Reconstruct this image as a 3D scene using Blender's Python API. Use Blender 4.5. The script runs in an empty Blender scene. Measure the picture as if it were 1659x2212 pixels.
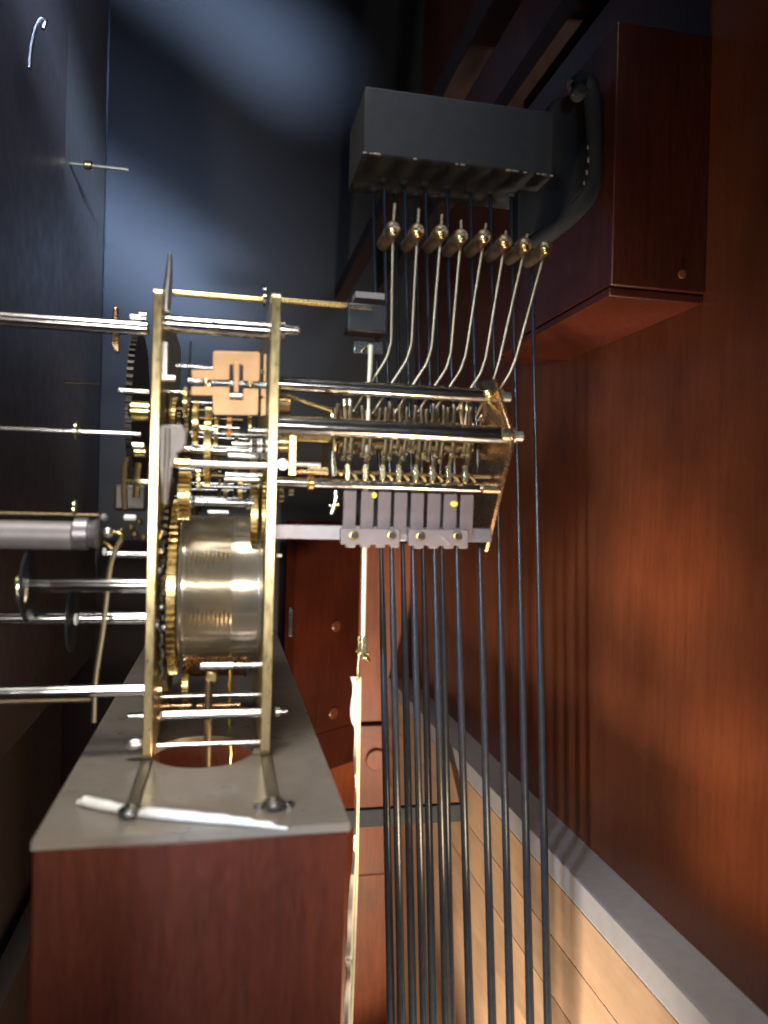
import bpy, math, random
from mathutils import Vector, Matrix
random.seed(4)
sc = bpy.context.scene
col = sc.collection

# ------------------------------------------------------------------ camera
W, H = 1659.0, 2212.0
F = 1637.0
dy = Vector(((490 - W/2) / F, -(1090 - H/2) / F, -1)).normalized()      # world +Y (into the case)
dx = Vector(((8700 - W/2) / F, -(1300 - H/2) / F, -1))
dx = (dx - dx.dot(dy) * dy).normalized()                              # world +X (to the back of the case)
dz = dx.cross(dy)
M = Matrix((dx, dy, dz))              # rows: camera-to-world
cam_d = bpy.data.cameras.new("camera")
cam = bpy.data.objects.new("camera", cam_d)
col.objects.link(cam)
cam.matrix_world = M.to_4x4()
cam_d.sensor_fit = 'VERTICAL'
cam_d.sensor_height = 36.0
cam_d.lens = F / H * 36.0
cam_d.clip_start = 0.01
cam_d.clip_end = 50
cam_d.dof.use_dof = True
cam_d.dof.focus_distance = 0.60
cam_d.dof.aperture_fstop = 6.8
sc.camera = cam

# ------------------------------------------------------------------ world, exposure
world = bpy.data.worlds.new("World")
sc.world = world
world.use_nodes = True
world.node_tree.nodes["Background"].inputs[0].default_value = (0.55, 0.62, 0.75, 1)
world.node_tree.nodes["Background"].inputs[1].default_value = 0.045
sc.view_settings.view_transform = 'Standard'
sc.view_settings.look = 'None'
sc.view_settings.exposure = 0
sc.view_settings.gamma = 1

# ------------------------------------------------------------------ lamps
def aim(o, target):
    d = (Vector(target) - o.location).normalized()
    o.rotation_euler = d.to_track_quat('-Z', 'Y').to_euler()
def area(name, loc, target, sx, sy, power, color, roll=0):
    l = bpy.data.lights.new(name, 'AREA')
    l.shape = 'RECTANGLE'; l.size = sx; l.size_y = sy
    l.energy = power; l.color = color
    o = bpy.data.objects.new(name, l); col.objects.link(o)
    o.location = loc
    aim(o, target)
    if roll:
        o.rotation_euler = (o.rotation_euler.to_matrix() @ Matrix.Rotation(math.radians(roll), 3, 'Z')).to_euler()
    return o
def spot(name, loc, target, power, color, angle, blend=.5, rad=.02):
    l = bpy.data.lights.new(name, 'SPOT')
    l.energy = power; l.color = color; l.spot_size = math.radians(angle); l.spot_blend = blend
    l.shadow_soft_size = rad
    o = bpy.data.objects.new(name, l); col.objects.link(o)
    o.location = loc
    aim(o, target)
    return o
KEY = area("key_light", (-.06, -.22, .03), (-.01, .45, -.01), .28, .030, .26, (1, .95, .86))  # key area lamp near the camera, added for the drum highlight
KEY.data.spread = math.radians(46)
LOW = area("warm_low_light", (.165, .30, -.26), (.03, .43, -.04), .07, .05, .45, (1, .70, .40))
LOW.data.spread = math.radians(100)
TOP = area("overhead_light", (-.10, .22, .62), (-.02, .42, -.1), .22, .22, .80, (1, .94, .85))
TOP.data.spread = math.radians(60)
area("cool_slit_light", (-.30, -.16, .0), (.12, .45, -.08), .02, .30, .32, (.62, .78, 1)).data.spread = math.radians(32)  # added strip lamp for cool highlights on the chime rods
# added strip lamps: cool beams over the far side stand for glass reflections
for x_, z_, tx, ln, wd_, pw in ((-.12, .80, -.12, .56, .03, .55), (.12, .43, -.24, .50, .03, .65)):
    b_ = area("cool_strip_light", (x_, -.35, z_), (tx, 1.15, z_), ln, wd_, pw, (.50, .68, 1), -33)
    b_.data.spread = math.radians(9)
area("cool_fill_light", (.20, -.30, .40), (-.16, .95, .36), .30, .20, .50, (.52, .68, 1)).data.spread = math.radians(30)
spot("cool_side_light", (.30, -.25, .45), (-.20, .62, .30), 2.6, (.55, .68, 1), 34, 1, .04)  # extra lamp added to brighten the front pan
spot("warm_spot_light", (.13, .335, -.68), (.2495, .56, -.38), 36.0, (1, .84, .66), 80, .6, .02)
spot("warm_spot_light", (.14, .45, -.85), (.16, 1.15, -.56), 18.0, (1, .74, .50), 40, .6, .03)
spot("panel_spot_light", (-.10, .20, .0), (.2813, .448, -.028), 6.5, (1, .62, .34), 17, 1, .02)  # unseen spots added to make the warm patches on the case back
spot("panel_spot_light", (-.12, .20, -.10), (.2813, .365, -.165), 8, (1, .74, .50), 20, 1, .02)
spot("panel_spot_light", (.00, -.10, .00), (.2813, .56, -.09), 5.0, (1, .62, .34), 38, 1, .10)
spot("cheek_spot_light", (-.14, -.15, -.20), (-.065, .306, -.190), 1.3, (1, .60, .42), 14, 1, .03)  # added spot to redden the left of the cheek
spot("side_spot_light", (.20, -.15, -.02), (-.20, .47, -.13), 9, (1, .90, .82), 24, 1, .03)  # added spot to lift the lower front pan

# ------------------------------------------------------------------ materials
def material(name):
    m = bpy.data.materials.new(name); m.use_nodes = True
    return m, m.node_tree.nodes, m.node_tree.links, m.node_tree.nodes["Principled BSDF"]
def metal(name, c, rough=.3, met=1.0, var=.07, scale=900, bump=0, stretch=(1, 1, 1), aniso=0, tarnish=None, spec=.5):
    m, n, l, b = material(name)
    tc = n.new("ShaderNodeTexCoord"); mp = n.new("ShaderNodeMapping")
    mp.inputs['Scale'].default_value = stretch
    l.new(tc.outputs['Object'], mp.inputs[0])
    no = n.new("ShaderNodeTexNoise"); no.inputs['Scale'].default_value = scale; no.inputs['Detail'].default_value = 5
    l.new(mp.outputs[0], no.inputs['Vector'])
    big = n.new("ShaderNodeTexNoise"); big.inputs['Scale'].default_value = 110; big.inputs['Detail'].default_value = 4
    l.new(tc.outputs['Object'], big.inputs['Vector'])
    t = tarnish or tuple(x * .78 for x in c)
    rp = n.new("ShaderNodeValToRGB")
    rp.color_ramp.elements[0].position = .25; rp.color_ramp.elements[0].color = (*t, 1)
    rp.color_ramp.elements[1].position = .75; rp.color_ramp.elements[1].color = (*c, 1)
    l.new(big.outputs[0], rp.inputs[0]); l.new(rp.outputs[0], b.inputs['Base Color'])
    mr = n.new("ShaderNodeMapRange")
    mr.inputs['From Min'].default_value = .3; mr.inputs['From Max'].default_value = .7
    mr.inputs['To Min'].default_value = max(.04, rough - var * .5); mr.inputs['To Max'].default_value = rough + var
    l.new(no.outputs[0], mr.inputs[0]); l.new(mr.outputs[0], b.inputs['Roughness'])
    b.inputs['Metallic'].default_value = met
    b.inputs['Specular IOR Level'].default_value = spec
    b.inputs['Anisotropic'].default_value = aniso
    if bump:
        bp = n.new("ShaderNodeBump"); bp.inputs['Strength'].default_value = bump; bp.inputs['Distance'].default_value = .0002
        l.new(no.outputs[0], bp.inputs['Height']); l.new(bp.outputs[0], b.inputs['Normal'])
    return m
def wood(name, dark, light, grain=(90, 90, 6), rough=.35, coat=.25, bump=.12):
    m, n, l, b = material(name)
    tc = n.new("ShaderNodeTexCoord"); mp = n.new("ShaderNodeMapping")
    mp.inputs['Scale'].default_value = grain
    l.new(tc.outputs['Object'], mp.inputs[0])
    no = n.new("ShaderNodeTexNoise"); no.inputs['Scale'].default_value = 3; no.inputs['Detail'].default_value = 7
    no.inputs['Distortion'].default_value = .6
    l.new(mp.outputs[0], no.inputs['Vector'])
    fine = n.new("ShaderNodeTexNoise"); fine.inputs['Scale'].default_value = 22; fine.inputs['Detail'].default_value = 3
    l.new(mp.outputs[0], fine.inputs['Vector'])
    mx = n.new("ShaderNodeMath"); mx.operation = 'MULTIPLY_ADD'; mx.inputs[1].default_value = .5
    l.new(fine.outputs[0], mx.inputs[0]); l.new(no.outputs[0], mx.inputs[2])
    rp = n.new("ShaderNodeValToRGB")
    rp.color_ramp.elements[0].position = .35; rp.color_ramp.elements[0].color = (*dark, 1)
    rp.color_ramp.elements[1].position = 1.0; rp.color_ramp.elements[1].color = (*light, 1)
    l.new(mx.outputs[0], rp.inputs[0])
    mot = n.new("ShaderNodeTexNoise"); mot.inputs['Scale'].default_value = 9; mot.inputs['Detail'].default_value = 5
    l.new(tc.outputs['Object'], mot.inputs['Vector'])
    mr = n.new("ShaderNodeMapRange"); mr.inputs['From Min'].default_value = .3; mr.inputs['From Max'].default_value = .7
    mr.inputs['To Min'].default_value = .62; mr.inputs['To Max'].default_value = 1.25
    l.new(mot.outputs[0], mr.inputs[0])
    sc_n = n.new("ShaderNodeVectorMath"); sc_n.operation = 'SCALE'
    l.new(rp.outputs[0], sc_n.inputs[0]); l.new(mr.outputs[0], sc_n.inputs['Scale'])
    l.new(sc_n.outputs[0], b.inputs['Base Color'])
    rr = n.new("ShaderNodeMapRange"); rr.inputs['From Min'].default_value = .3; rr.inputs['From Max'].default_value = .7
    rr.inputs['To Min'].default_value = rough - .07; rr.inputs['To Max'].default_value = rough + .1
    l.new(fine.outputs[0], rr.inputs[0]); l.new(rr.outputs[0], b.inputs['Roughness'])
    b.inputs['Coat Weight'].default_value = coat; b.inputs['Coat Roughness'].default_value = .28
    bp = n.new("ShaderNodeBump"); bp.inputs['Strength'].default_value = bump; bp.inputs['Distance'].default_value = .0004
    l.new(mx.outputs[0], bp.inputs['Height']); l.new(bp.outputs[0], b.inputs['Normal'])
    return m
MT = {
    'brass': metal("plate_brass", (.80, .66, .36), .30, scale=500, stretch=(1, 1, .35), bump=.12),
    'gold': metal("polished_brass", (.86, .66, .28), .22),
    'gear': metal("gear_brass", (.55, .43, .20), .28),
    'pale': metal("pale_brass", (.90, .84, .55), .22),
    'steel': metal("polished_steel", (.66, .65, .65), .14, var=.08, stretch=(.2, 3, 3)),
    'bluesteel': metal("dark_steel", (.30, .32, .34), .22),
    'silver': metal("satin_silver", (.82, .80, .80), .32),
    'zinc': metal("zinc_lever", (.24, .225, .23), .5, met=.4),
    'copper': metal("copper_tan_sheet", (.52, .33, .19), .50, met=.85, stretch=(6, 6, .6), tarnish=(.43, .275, .155)),
    'copper2': metal("copper_brass", (.85, .55, .32), .25),
    'bronze': metal("dull_bronze", (.17, .13, .075), .42, met=.8),
    'wire': metal("dull_wire", (.46, .38, .25), .42),
    'head': metal("hammer_brass", (.62, .48, .32), .30),
    'leather': metal("dark_leather", (.050, .034, .020), .7, met=0),
    'drum': metal("drum_nickel", (.36, .32, .26), .18, met=.75, var=.05, scale=200, stretch=(8, 1, 1), tarnish=(.31, .275, .22)),
    'groove': metal("drum_groove", (.35, .305, .225), .20, met=.75, var=.05, scale=200, stretch=(8, 1, 1)),
    'cable': metal("cable_brass", (.72, .58, .22), .35),
    'spring': metal("purple_grey_strip", (.150, .120, .122), .50, met=.35, bump=.35, tarnish=(.11, .09, .092)),
    'spring2': metal("grey_strip_base", (.21, .175, .175), .48, met=.45, bump=.35, tarnish=(.16, .135, .135)),
    'cream': metal("cream_brass", (.86, .80, .58), .35, met=.25),
    'foil': metal("crumpled_foil", (.80, .77, .72), .38, met=.35),
    'ring': metal("eyelet_brass", (.45, .36, .17), .35),
    'railgrey': metal("rail_steel", (.26, .25, .275), .40, met=.8),
    'paint': metal("yellow_paint", (.75, .62, .08), .5, met=0),
    'black': metal("black_plastic", (.012, .014, .018), .42, met=0),
    'shadowbrown': metal("brown_lacquer", (.035, .026, .022), .45, met=0),
    'rod': metal("gunmetal_rod", (.034, .041, .054), .24, met=.45, stretch=(3, 3, .1)),
    'iron': metal("cast_iron_paint", (.024, .025, .028), .78, met=0, spec=.3, scale=600, bump=.3, tarnish=(.017, .018, .020)),
    'chip': metal("bare_iron_chip", (.34, .29, .25), .5, met=.6),
    'board': metal("board_lacquer", (.18, .158, .135), .30, met=0, scale=60, bump=.0, tarnish=(.15, .128, .106)),
    'ledge': metal("ledge_felt", (.37, .355, .365), .62, met=0, scale=300, bump=.2, tarnish=(.32, .305, .315)),
    'pan': metal("front_pan_lacquer", (.11, .105, .105), .5, met=0, scale=60, bump=0, tarnish=(.10, .095, .095)),
    'stile': metal("stile_lacquer", (.085, .070, .070), .40, met=0, scale=60, bump=0, tarnish=(.07, .058, .058)),
    'white': metal("glare_white", (.75, .76, .75), .3, met=0),
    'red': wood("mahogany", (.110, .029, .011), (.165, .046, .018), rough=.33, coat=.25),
    'redx': wood("mahogany_cross", (.110, .029, .011), (.165, .046, .018), grain=(5, 40, 40), rough=.33, coat=.25),
    'redy': wood("mahogany_deep", (.110, .029, .011), (.165, .046, .018), grain=(40, 5, 40), rough=.33, coat=.25),
    'orange': wood("mahogany_lit", (.15, .034, .013), (.31, .085, .03), rough=.42, coat=.2),  # red wood of the far side, warm light put into its colour
    'orangex': wood("mahogany_lit_cross", (.13, .03, .012), (.29, .075, .027), grain=(5, 40, 40), rough=.42, coat=.2),
    'tan': wood("lit_plank", (.46, .29, .17), (.56, .37, .23), grain=(40, 4, 40), rough=.5, coat=.1),  # red wood of the lower boards, strong light put into a paler colour
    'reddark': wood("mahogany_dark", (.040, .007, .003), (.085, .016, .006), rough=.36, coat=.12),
    'darkwood': wood("dark_wood", (.014, .005, .005), (.026, .010, .009), rough=.6, coat=0),
}
def glass_mat():
    m, n, l, b = material("tinted_glass")
    out = n["Material Output"]
    b.inputs['Base Color'].default_value = (.048, .052, .062, 1); b.inputs['Roughness'].default_value = .40
    t = n.new("ShaderNodeBsdfTransparent"); t.inputs[0].default_value = (.45, .5, .55, 1)
    mx = n.new("ShaderNodeMixShader"); mx.inputs[0].default_value = .75
    l.new(t.outputs[0], mx.inputs[1]); l.new(b.outputs[0], mx.inputs[2]); l.new(mx.outputs[0], out.inputs[0])
    return m
MT['glass'] = glass_mat()
MT['room'] = metal("room_wall_paint", (.05, .065, .09), .6, met=0, scale=8, bump=0, tarnish=(.045, .058, .08))

# ------------------------------------------------------------------ geometry helpers
def P(x, y, Y):
    """the point at depth Y seen at pixel (x, y) of the 1659 x 2212 photograph"""
    d = M @ Vector(((x - W/2) / F, -(y - H/2) / F, -1))
    return d * (Y / d.y)
def PX(x, y, X):
    d = M @ Vector(((x - W/2) / F, -(y - H/2) / F, -1))
    return d * (X / d.x)
def PZ(x, y, Z):
    d = M @ Vector(((x - W/2) / F, -(y - H/2) / F, -1))
    return d * (Z / d.z)
def mm(px, Y): return px * Y / F

class MB:
    def __init__(s): s.v = []; s.f = []
    def add(s, vs, fs):
        o = len(s.v); s.v += [Vector(v) for v in vs]; s.f += [[i + o for i in f] for f in fs]; return s
    def box(s, a, b):
        x0, x1 = sorted((a[0], b[0])); y0, y1 = sorted((a[1], b[1])); z0, z1 = sorted((a[2], b[2]))
        return s.add([(x0,y0,z0),(x1,y0,z0),(x1,y1,z0),(x0,y1,z0),(x0,y0,z1),(x1,y0,z1),(x1,y1,z1),(x0,y1,z1)],
                     [(0,3,2,1),(4,5,6,7),(0,1,5,4),(1,2,6,5),(2,3,7,6),(3,0,4,7)])
    def lathe(s, p, axis, prof, n=24):
        """prof: list of (t along axis, radius)"""
        p = Vector(p); a = Vector(axis).normalized()
        u = a.orthogonal().normalized(); w = a.cross(u)
        vs = []
        for t, r in prof:
            for k in range(n):
                an = 2*math.pi*k/n
                vs.append(p + a*t + (u*math.cos(an) + w*math.sin(an))*max(r, 1e-6))
        fs = []
        for i in range(len(prof)-1):
            for k in range(n):
                fs.append((i*n+k, i*n+(k+1)%n, (i+1)*n+(k+1)%n, (i+1)*n+k))
        fs.append(tuple(range(n))[::-1]); fs.append(tuple((len(prof)-1)*n+k for k in range(n)))
        return s.add(vs, fs)
    def cyl(s, a, b, r, n=20, ch=None):
        a = Vector(a); b = Vector(b); L = (b-a).length
        c = min(r*.25, L*.2) if ch is None else ch
        return s.lathe(a, b-a, [(0, r-c), (c, r), (L-c, r), (L, r-c)], n)
    def sphere(s, c, r, n=20, m=12, sq=(1, 1, 1)):
        prof = [(-r*math.cos(math.pi*i/m), r*math.sin(math.pi*i/m)) for i in range(m+1)]
        o = len(s.v)
        s.lathe((0,0,0), (0,1,0), prof, n)
        for i in range(o, len(s.v)):
            v = s.v[i]; s.v[i] = Vector(c) + Vector((v.x*sq[0], v.y*sq[1], v.z*sq[2]))
        return s
    def tube(s, pts, r, n=10):
        pts = [Vector(p) for p in pts]
        rs = r if isinstance(r, (list, tuple)) else [r]*len(pts)
        vs = []; up = None
        for i, p in enumerate(pts):
            t = (pts[min(i+1, len(pts)-1)] - pts[max(i-1, 0)]).normalized()
            if up is None: up = t.orthogonal().normalized()
            up = (up - up.dot(t)*t).normalized(); w = t.cross(up)
            for k in range(n):
                an = 2*math.pi*k/n
                vs.append(p + (up*math.cos(an) + w*math.sin(an))*rs[i])
        fs = []
        for i in range(len(pts)-1):
            for k in range(n):
                fs.append((i*n+k, i*n+(k+1)%n, (i+1)*n+(k+1)%n, (i+1)*n+k))
        fs.append(tuple(range(n))[::-1]); fs.append(tuple((len(pts)-1)*n+k for k in range(n)))
        return s.add(vs, fs)
    def prism(s, poly, off):
        """poly: 3-D outline, off: extrusion vector"""
        poly = [Vector(p) for p in poly]; off = Vector(off); n = len(poly)
        return s.add(poly + [p + off for p in poly],
                     [tuple(range(n))[::-1], tuple(range(n, 2*n))] + [(i, (i+1) % n, n+(i+1) % n, n+i) for i in range(n)])
    def gear(s, c, R, w, teeth, depth=None, keep=None, duty=.5):
        """wheel on an X axis, teeth round its rim"""
        c = Vector(c); d = depth or R*.09
        poly = []
        for i in range(teeth):
            full = keep is None or keep(i)
            for q, rr in ((0, R-d), (.12, R if full else R-d), (duty, R if full else R-d), (duty+.12, R-d)):
                an = 2*math.pi*(i+q)/teeth
                poly.append((c.x - w/2, c.y + math.cos(an)*rr, c.z + math.sin(an)*rr))
        return s.prism(poly, (w, 0, 0))
def smooth(pts, k=6):
    """Catmull-Rom through the points"""
    pts = [Vector(p) for p in pts]; out = []
    q = [pts[0]*2 - pts[1]] + pts + [pts[-1]*2 - pts[-2]]
    for i in range(1, len(q)-2):
        for j in range(k):
            t = j/k
            out.append(.5*((2*q[i]) + (q[i+1]-q[i-1])*t + (2*q[i-1]-5*q[i]+4*q[i+1]-q[i+2])*t*t + (3*q[i]-q[i-1]-3*q[i+1]+q[i+2])*t**3))
    out.append(pts[-1]); return out

ORIGIN = {}
def obj(name, mb, mat, parent=None, bevel=0, label=None):
    lo = Vector([min(v[i] for v in mb.v) for i in range(3)]); hi = Vector([max(v[i] for v in mb.v) for i in range(3)])
    c = (lo + hi) / 2
    me = bpy.data.meshes.new(name)
    me.from_pydata([v - c for v in mb.v], [], mb.f)
    import bmesh
    bm = bmesh.new(); bm.from_mesh(me); bmesh.ops.recalc_face_normals(bm, faces=bm.faces); bm.to_mesh(me); bm.free()
    me.polygons.foreach_set('use_smooth', [True]*len(me.polygons))
    me.set_sharp_from_angle(angle=math.radians(32))
    me.materials.append(MT[mat])
    o = bpy.data.objects.new(name, me); col.objects.link(o)
    if bevel:
        b = o.modifiers.new("bevel", 'BEVEL'); b.width = bevel; b.segments = 2; b.limit_method = 'ANGLE'; b.angle_limit = math.radians(40)
    if parent:
        o.parent = parent; o.location = c - ORIGIN[parent]
    else:
        o.location = c
    ORIGIN[o] = c
    if label: o['label'] = label
    return o
def tag(o, label, cat, group=None, kind=None):
    if label: o['label'] = label
    if cat: o['category'] = cat
    if group: o['group'] = group
    if kind: o['kind'] = kind
    return o
def thing(name, loc, label, cat, group=None):
    o = bpy.data.objects.new(name, None); col.objects.link(o)
    o.empty_display_size = .02
    o.location = loc; ORIGIN[o] = Vector(loc)
    return tag(o, label, cat, group)

# ================================================================== THE SETTING
XB = .2813         # inner face of the case back
XL = .2495         # face of the lower boards in front of it
YW = 1.15          # far side of the case
XF = -.1807         # inner face of the front pan
ZL = -.2584        # top of the ledge
w = tag(obj('room_wall', MB().box((-1.6, 1.70, -1.2), (1.9, 1.74, 1.6)), 'room'), None, None, kind='structure')

case = thing('clock_case', (.06, .7, -.9), 'open mahogany longcase clock cabinet around the brass movement', 'clock case')
obj('back_panel', MB().box((XB, -.12, ZL), (XB+.012, YW, 1.1)), 'red', case)
obj('ledge', MB().box((XL, -.12, ZL-.020), (XB+.012, YW, ZL-.0002)), 'ledge', case, .0012)
# lower boards under the ledge, planks running into the depth
zs = [ZL-.0205, ZL-.052, ZL-.1035, ZL-.1145]
edges = [(-.2650, -.3465), (-.3475, -.376)]
obj('plank', MB().box((XL+.0004, -.12, -.3215), (XB, YW, -.2790)), 'tan', case, .0006)
obj('plank', MB().box((XL+.0004, -.12, -.3648), (XB, YW, -.3218)), 'tan', case, .0006)
obj('plank', MB().box((XL+.0006, -.12, -.4180), (XB, YW, -.3654)), 'tan', case, .0006)
obj('base_panel', MB().box((XL+.010, -.12, -.9), (XB, YW, -.4186)), 'tan', case)
# far side: window frame and boards
obj('window_pane', MB().box((XF, YW-.002, -.055), (XB, YW+.002, 1.1)), 'glass', case, label='dark glass pane in the far side of the case')
obj('far_wall', MB().box((XF-.12, YW, -.95), (XB, YW+.02, -.056)), 'darkwood', case)
obj('far_stile', MB().box(P(769, 1200, YW-.012) * 1 + Vector((0, 0, .02)), (XB, YW-.0005, -.3265)), 'orange', case, .001)
x0 = P(769, 1600, YW-.012).x
obj('far_rail', MB().box((x0-.001, YW-.014, P(800, 1640, YW-.014).z), (XB, YW-.0005, P(800, 1568, YW-.014).z)), 'orangex', case, .001)
obj('far_panel', MB().box((x0-.03, YW-.011, P(800, 1890, YW-.011).z+.0005), (XB, YW+.02, P(800, 1640, YW-.014).z-.0005)), 'orange', case, .001)
obj('far_panel', MB().box((x0-.03, YW-.013, -.95), (XB, YW+.02, P(800, 1890, YW-.013).z)), 'orange', case, .001)
# chamfered front-side post, 45 degrees to the far wall
a = Vector((x0, YW-.012, 0)); bdir = Vector((-.78, -.62, 0)).normalized()
def slant(z0, z1, u0, u1, off=0):
    nrm = Vector((.62, -.78, 0)) * off
    p0 = a + bdir*u0 + nrm; p1 = a + bdir*u1 + nrm
    return MB().prism([(p0.x, p0.y, z0), (p1.x, p1.y, z0), (p1.x, p1.y, z1), (p0.x, p0.y, z1)], (-.012, .015, 0))
zr0 = P(760, 1646, YW-.02).z; zr1 = P(760, 1565, YW-.02).z
obj('post', slant(zr1+.0003, -.02, 0, .135), 'reddark', case)  # upper length of the post, shade put into its darker wood colour
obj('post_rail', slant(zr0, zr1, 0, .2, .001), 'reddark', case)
obj('post', slant(-.95, zr0-.0003, 0, .2), 'orange', case)
# wooden plugs over the screws
for px, py in ((726, 1352), (720, 1540)):
    c0 = P(px, py, 1)
    # meet the slanted post
    nrm = Vector((.62, -.78, 0)); t = (a.dot(nrm)) / (c0.dot(nrm)); c0 = c0 * t
    obj('wood_plug', MB().cyl(c0 + nrm*-.003, c0 + nrm*.0022, .0088, 24), 'red', case, label='round wooden plug in the post')
c0 = P(812, 1640, YW-.014)
obj('wood_plug', MB().cyl(c0, c0 + Vector((0, -.006, 0)), .016, 24), 'orange', case, label='round plug on the far rail')
# slot of the door latch
c0 = P(628, 1345, .95)
obj('latch_plate', MB().box(c0 + Vector((-.0028, 0, -.018)), c0 + Vector((.0028, .002, .018))), 'bluesteel', case, .0006)
# front pan with the stile
obj('front_pan', MB().box((XF-.006, .05, -.2175), (XF, YW-.01, 1.1)), 'pan', case)
obj('front_stile', MB().box((XF-.0055, .05, -.215), (XF+.004, .86, 1.1)), 'stile', case, .001)
obj('front_lower_frame', MB().box((XF-.03, .02, -.95), (XF-.008, YW-.01, -.46)), 'stile', case)
obj('front_door_panel', MB().box((XF-.05, .02, -.50), (XF-.04, YW-.01, -.10)), 'pan', case)
# roof battens
for x_, z_ in ((.152, .3125), (.212, .325)):
    obj('roof_batten', MB().box((x_, .30, z_), (x_+.018, YW-.01, z_+.02)), 'darkwood', case, .001)
# wooden hanger board for the chime block, right
p0 = P(1320, 615, .412); p1 = P(1524, 640, .412); pt = P(1320, 42, .412)
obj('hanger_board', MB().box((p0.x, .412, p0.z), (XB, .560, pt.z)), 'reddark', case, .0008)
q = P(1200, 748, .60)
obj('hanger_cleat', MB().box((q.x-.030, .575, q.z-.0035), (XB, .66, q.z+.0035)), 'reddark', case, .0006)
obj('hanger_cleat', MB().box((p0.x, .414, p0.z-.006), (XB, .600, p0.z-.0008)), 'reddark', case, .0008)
c0 = PX(1450, 1085 - 0, 0.0) if False else P(2684/1.8228, 1080/1.8228, .412)
obj('screw_plug', MB().cyl(c0, c0 + Vector((0, -.0008, 0)), .0026, 16), 'orange', case)
# iron crossbar low between the box and the case back
cb = tag(obj('crossbar', MB().box((.02, .75, P(900, 1781, .75).z), (XL, .757, P(900, 1743, .75).z)), 'iron', None, .0008),
    'flat black iron crossbar running low behind the chime rods', 'crossbar')

# ================================================================== SEAT BOARD
box = thing('seat_box', (-.015, .55, -.40), 'mahogany seat box with grey lacquered top board carrying the movement', 'wooden box')
ZB = P(67, 1818, .306).z
ZB2 = P(756, 1778, .306).z
ZB = (ZB + ZB2) / 2
xl = P(67, 1818, .306).x; xr = P(756, 1778, .306).x
hc = PZ(438, 1622, ZB); hr = .0262
def board(z0, z1, xa, xb_, ya, yb, c, r, n=48):
    m = MB(); ring = []; outer = []
    for k in range(n):
        an = 2*math.pi*(k+.5)/n; ca, sa = math.cos(an), math.sin(an)
        ring.append((c.x + r*ca, c.y + r*sa))
        tx = ((xb_-c.x) if ca > 0 else (xa-c.x))/ca if abs(ca) > 1e-9 else 1e9
        ty = ((yb-c.y) if sa > 0 else (ya-c.y))/sa if abs(sa) > 1e-9 else 1e9
        t = min(tx, ty); outer.append((c.x+ca*t, c.y+sa*t))
    # snap the nearest ring ray to each corner
    for cx_, cy_ in ((xa, ya), (xb_, ya), (xb_, yb), (xa, yb)):
        i = min(range(n), key=lambda k: (outer[k][0]-cx_)**2 + (outer[k][1]-cy_)**2)
        outer[i] = (cx_, cy_)
    vs = [(x, y, z1) for x, y in ring] + [(x, y, z1) for x, y in outer] + [(x, y, z0) for x, y in ring] + [(x, y, z0) for x, y in outer]
    fs = []
    for k in range(n):
        j = (k+1) % n
        fs += [(k, j, n+j, n+k), (2*n+k, 3*n+k, 3*n+j, 2*n+j), (k, 2*n+k, 2*n+j, j), (n+k, n+j, 3*n+j, 3*n+k)]
    return m.add(vs, fs)
obj('top_board', board(ZB-.0035, ZB, xl, xr, .306, .795, hc, hr), 'board', box)
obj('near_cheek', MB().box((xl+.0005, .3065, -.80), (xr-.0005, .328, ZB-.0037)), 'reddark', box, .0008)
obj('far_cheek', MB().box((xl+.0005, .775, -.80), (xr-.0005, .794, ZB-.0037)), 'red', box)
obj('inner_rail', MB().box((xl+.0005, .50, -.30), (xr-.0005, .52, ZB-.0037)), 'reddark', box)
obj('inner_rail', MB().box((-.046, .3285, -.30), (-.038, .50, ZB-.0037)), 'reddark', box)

# glare along the near edge of the board, modelled as a white strip
def glare_strip(pts, rs):
    q = smooth([PZ(x, y, ZB+.0022) + Vector((0, 0, 0)) for x, y in pts], 5)
    n_ = len(q)
    r_ = [rs[min(len(rs)-1, int(i/(n_-1)*(len(rs)-1)+.5))] for i in range(n_)]
    for i in range(n_): q[i].z = ZB + r_[i] + .0002
    return MB().tube(q, r_, 14)
st = thing('board_glare', PZ(380, 1750, ZB), 'white glare across the near edge of the grey board, modelled as a solid strip', 'glare')
obj('glare_end', glare_strip([(170, 1728), (205, 1736), (245, 1744), (272, 1750)], [.0012, .0022, .0022, .0020, .0014]), 'white', st)
obj('glare_band', glare_strip([(288, 1752), (340, 1758), (420, 1764), (500, 1770), (560, 1775), (620, 1781)], [.0016, .0022, .0021, .0019, .0016, .0012, .0005]), 'white', st)

# ================================================================== THE MOVEMENT
YN = .39; YF_ = .545
mv = thing('clock_movement', (-.005, .46, ZB), 'open brass clock movement with drum, gears and chime hammer train', 'clock movement')
def plate(xc, wpx, yt, yb, nm):
    xa = P(xc - wpx/2, 1100, YN).x; xb_ = P(xc + wpx/2, 1100, YN).x
    zt = P(xc, yt, YN).z; zb = ZB + .0003
    # outline in the Y-Z plane, rounded corners
    r = .004
    poly = []
    for (cy, cz, a0) in ((YN+r, zb+r, 180), (YF_-r, zb+r, 270), (YF_-r, zt-r, 0), (YN+r, zt-r, 90)):
        for k in range(5):
            an = math.radians(a0 + 90*k/4)
            poly.append((xa, cy + r*math.cos(an), cz + r*math.sin(an)))
    return obj(nm, MB().prism(poly, (xb_-xa, 0, 0)), 'brass', mv, .0004), xa, xb_
front, fx0, fx1 = plate(330, 20, 618, 1640, 'front_plate')
back, bx0, bx1 = plate(586, 21, 628, 1630, 'back_plate')
front['label'] = 'front brass plate with a milled bright edge'
back['label'] = 'back brass plate with a milled bright edge'

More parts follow.
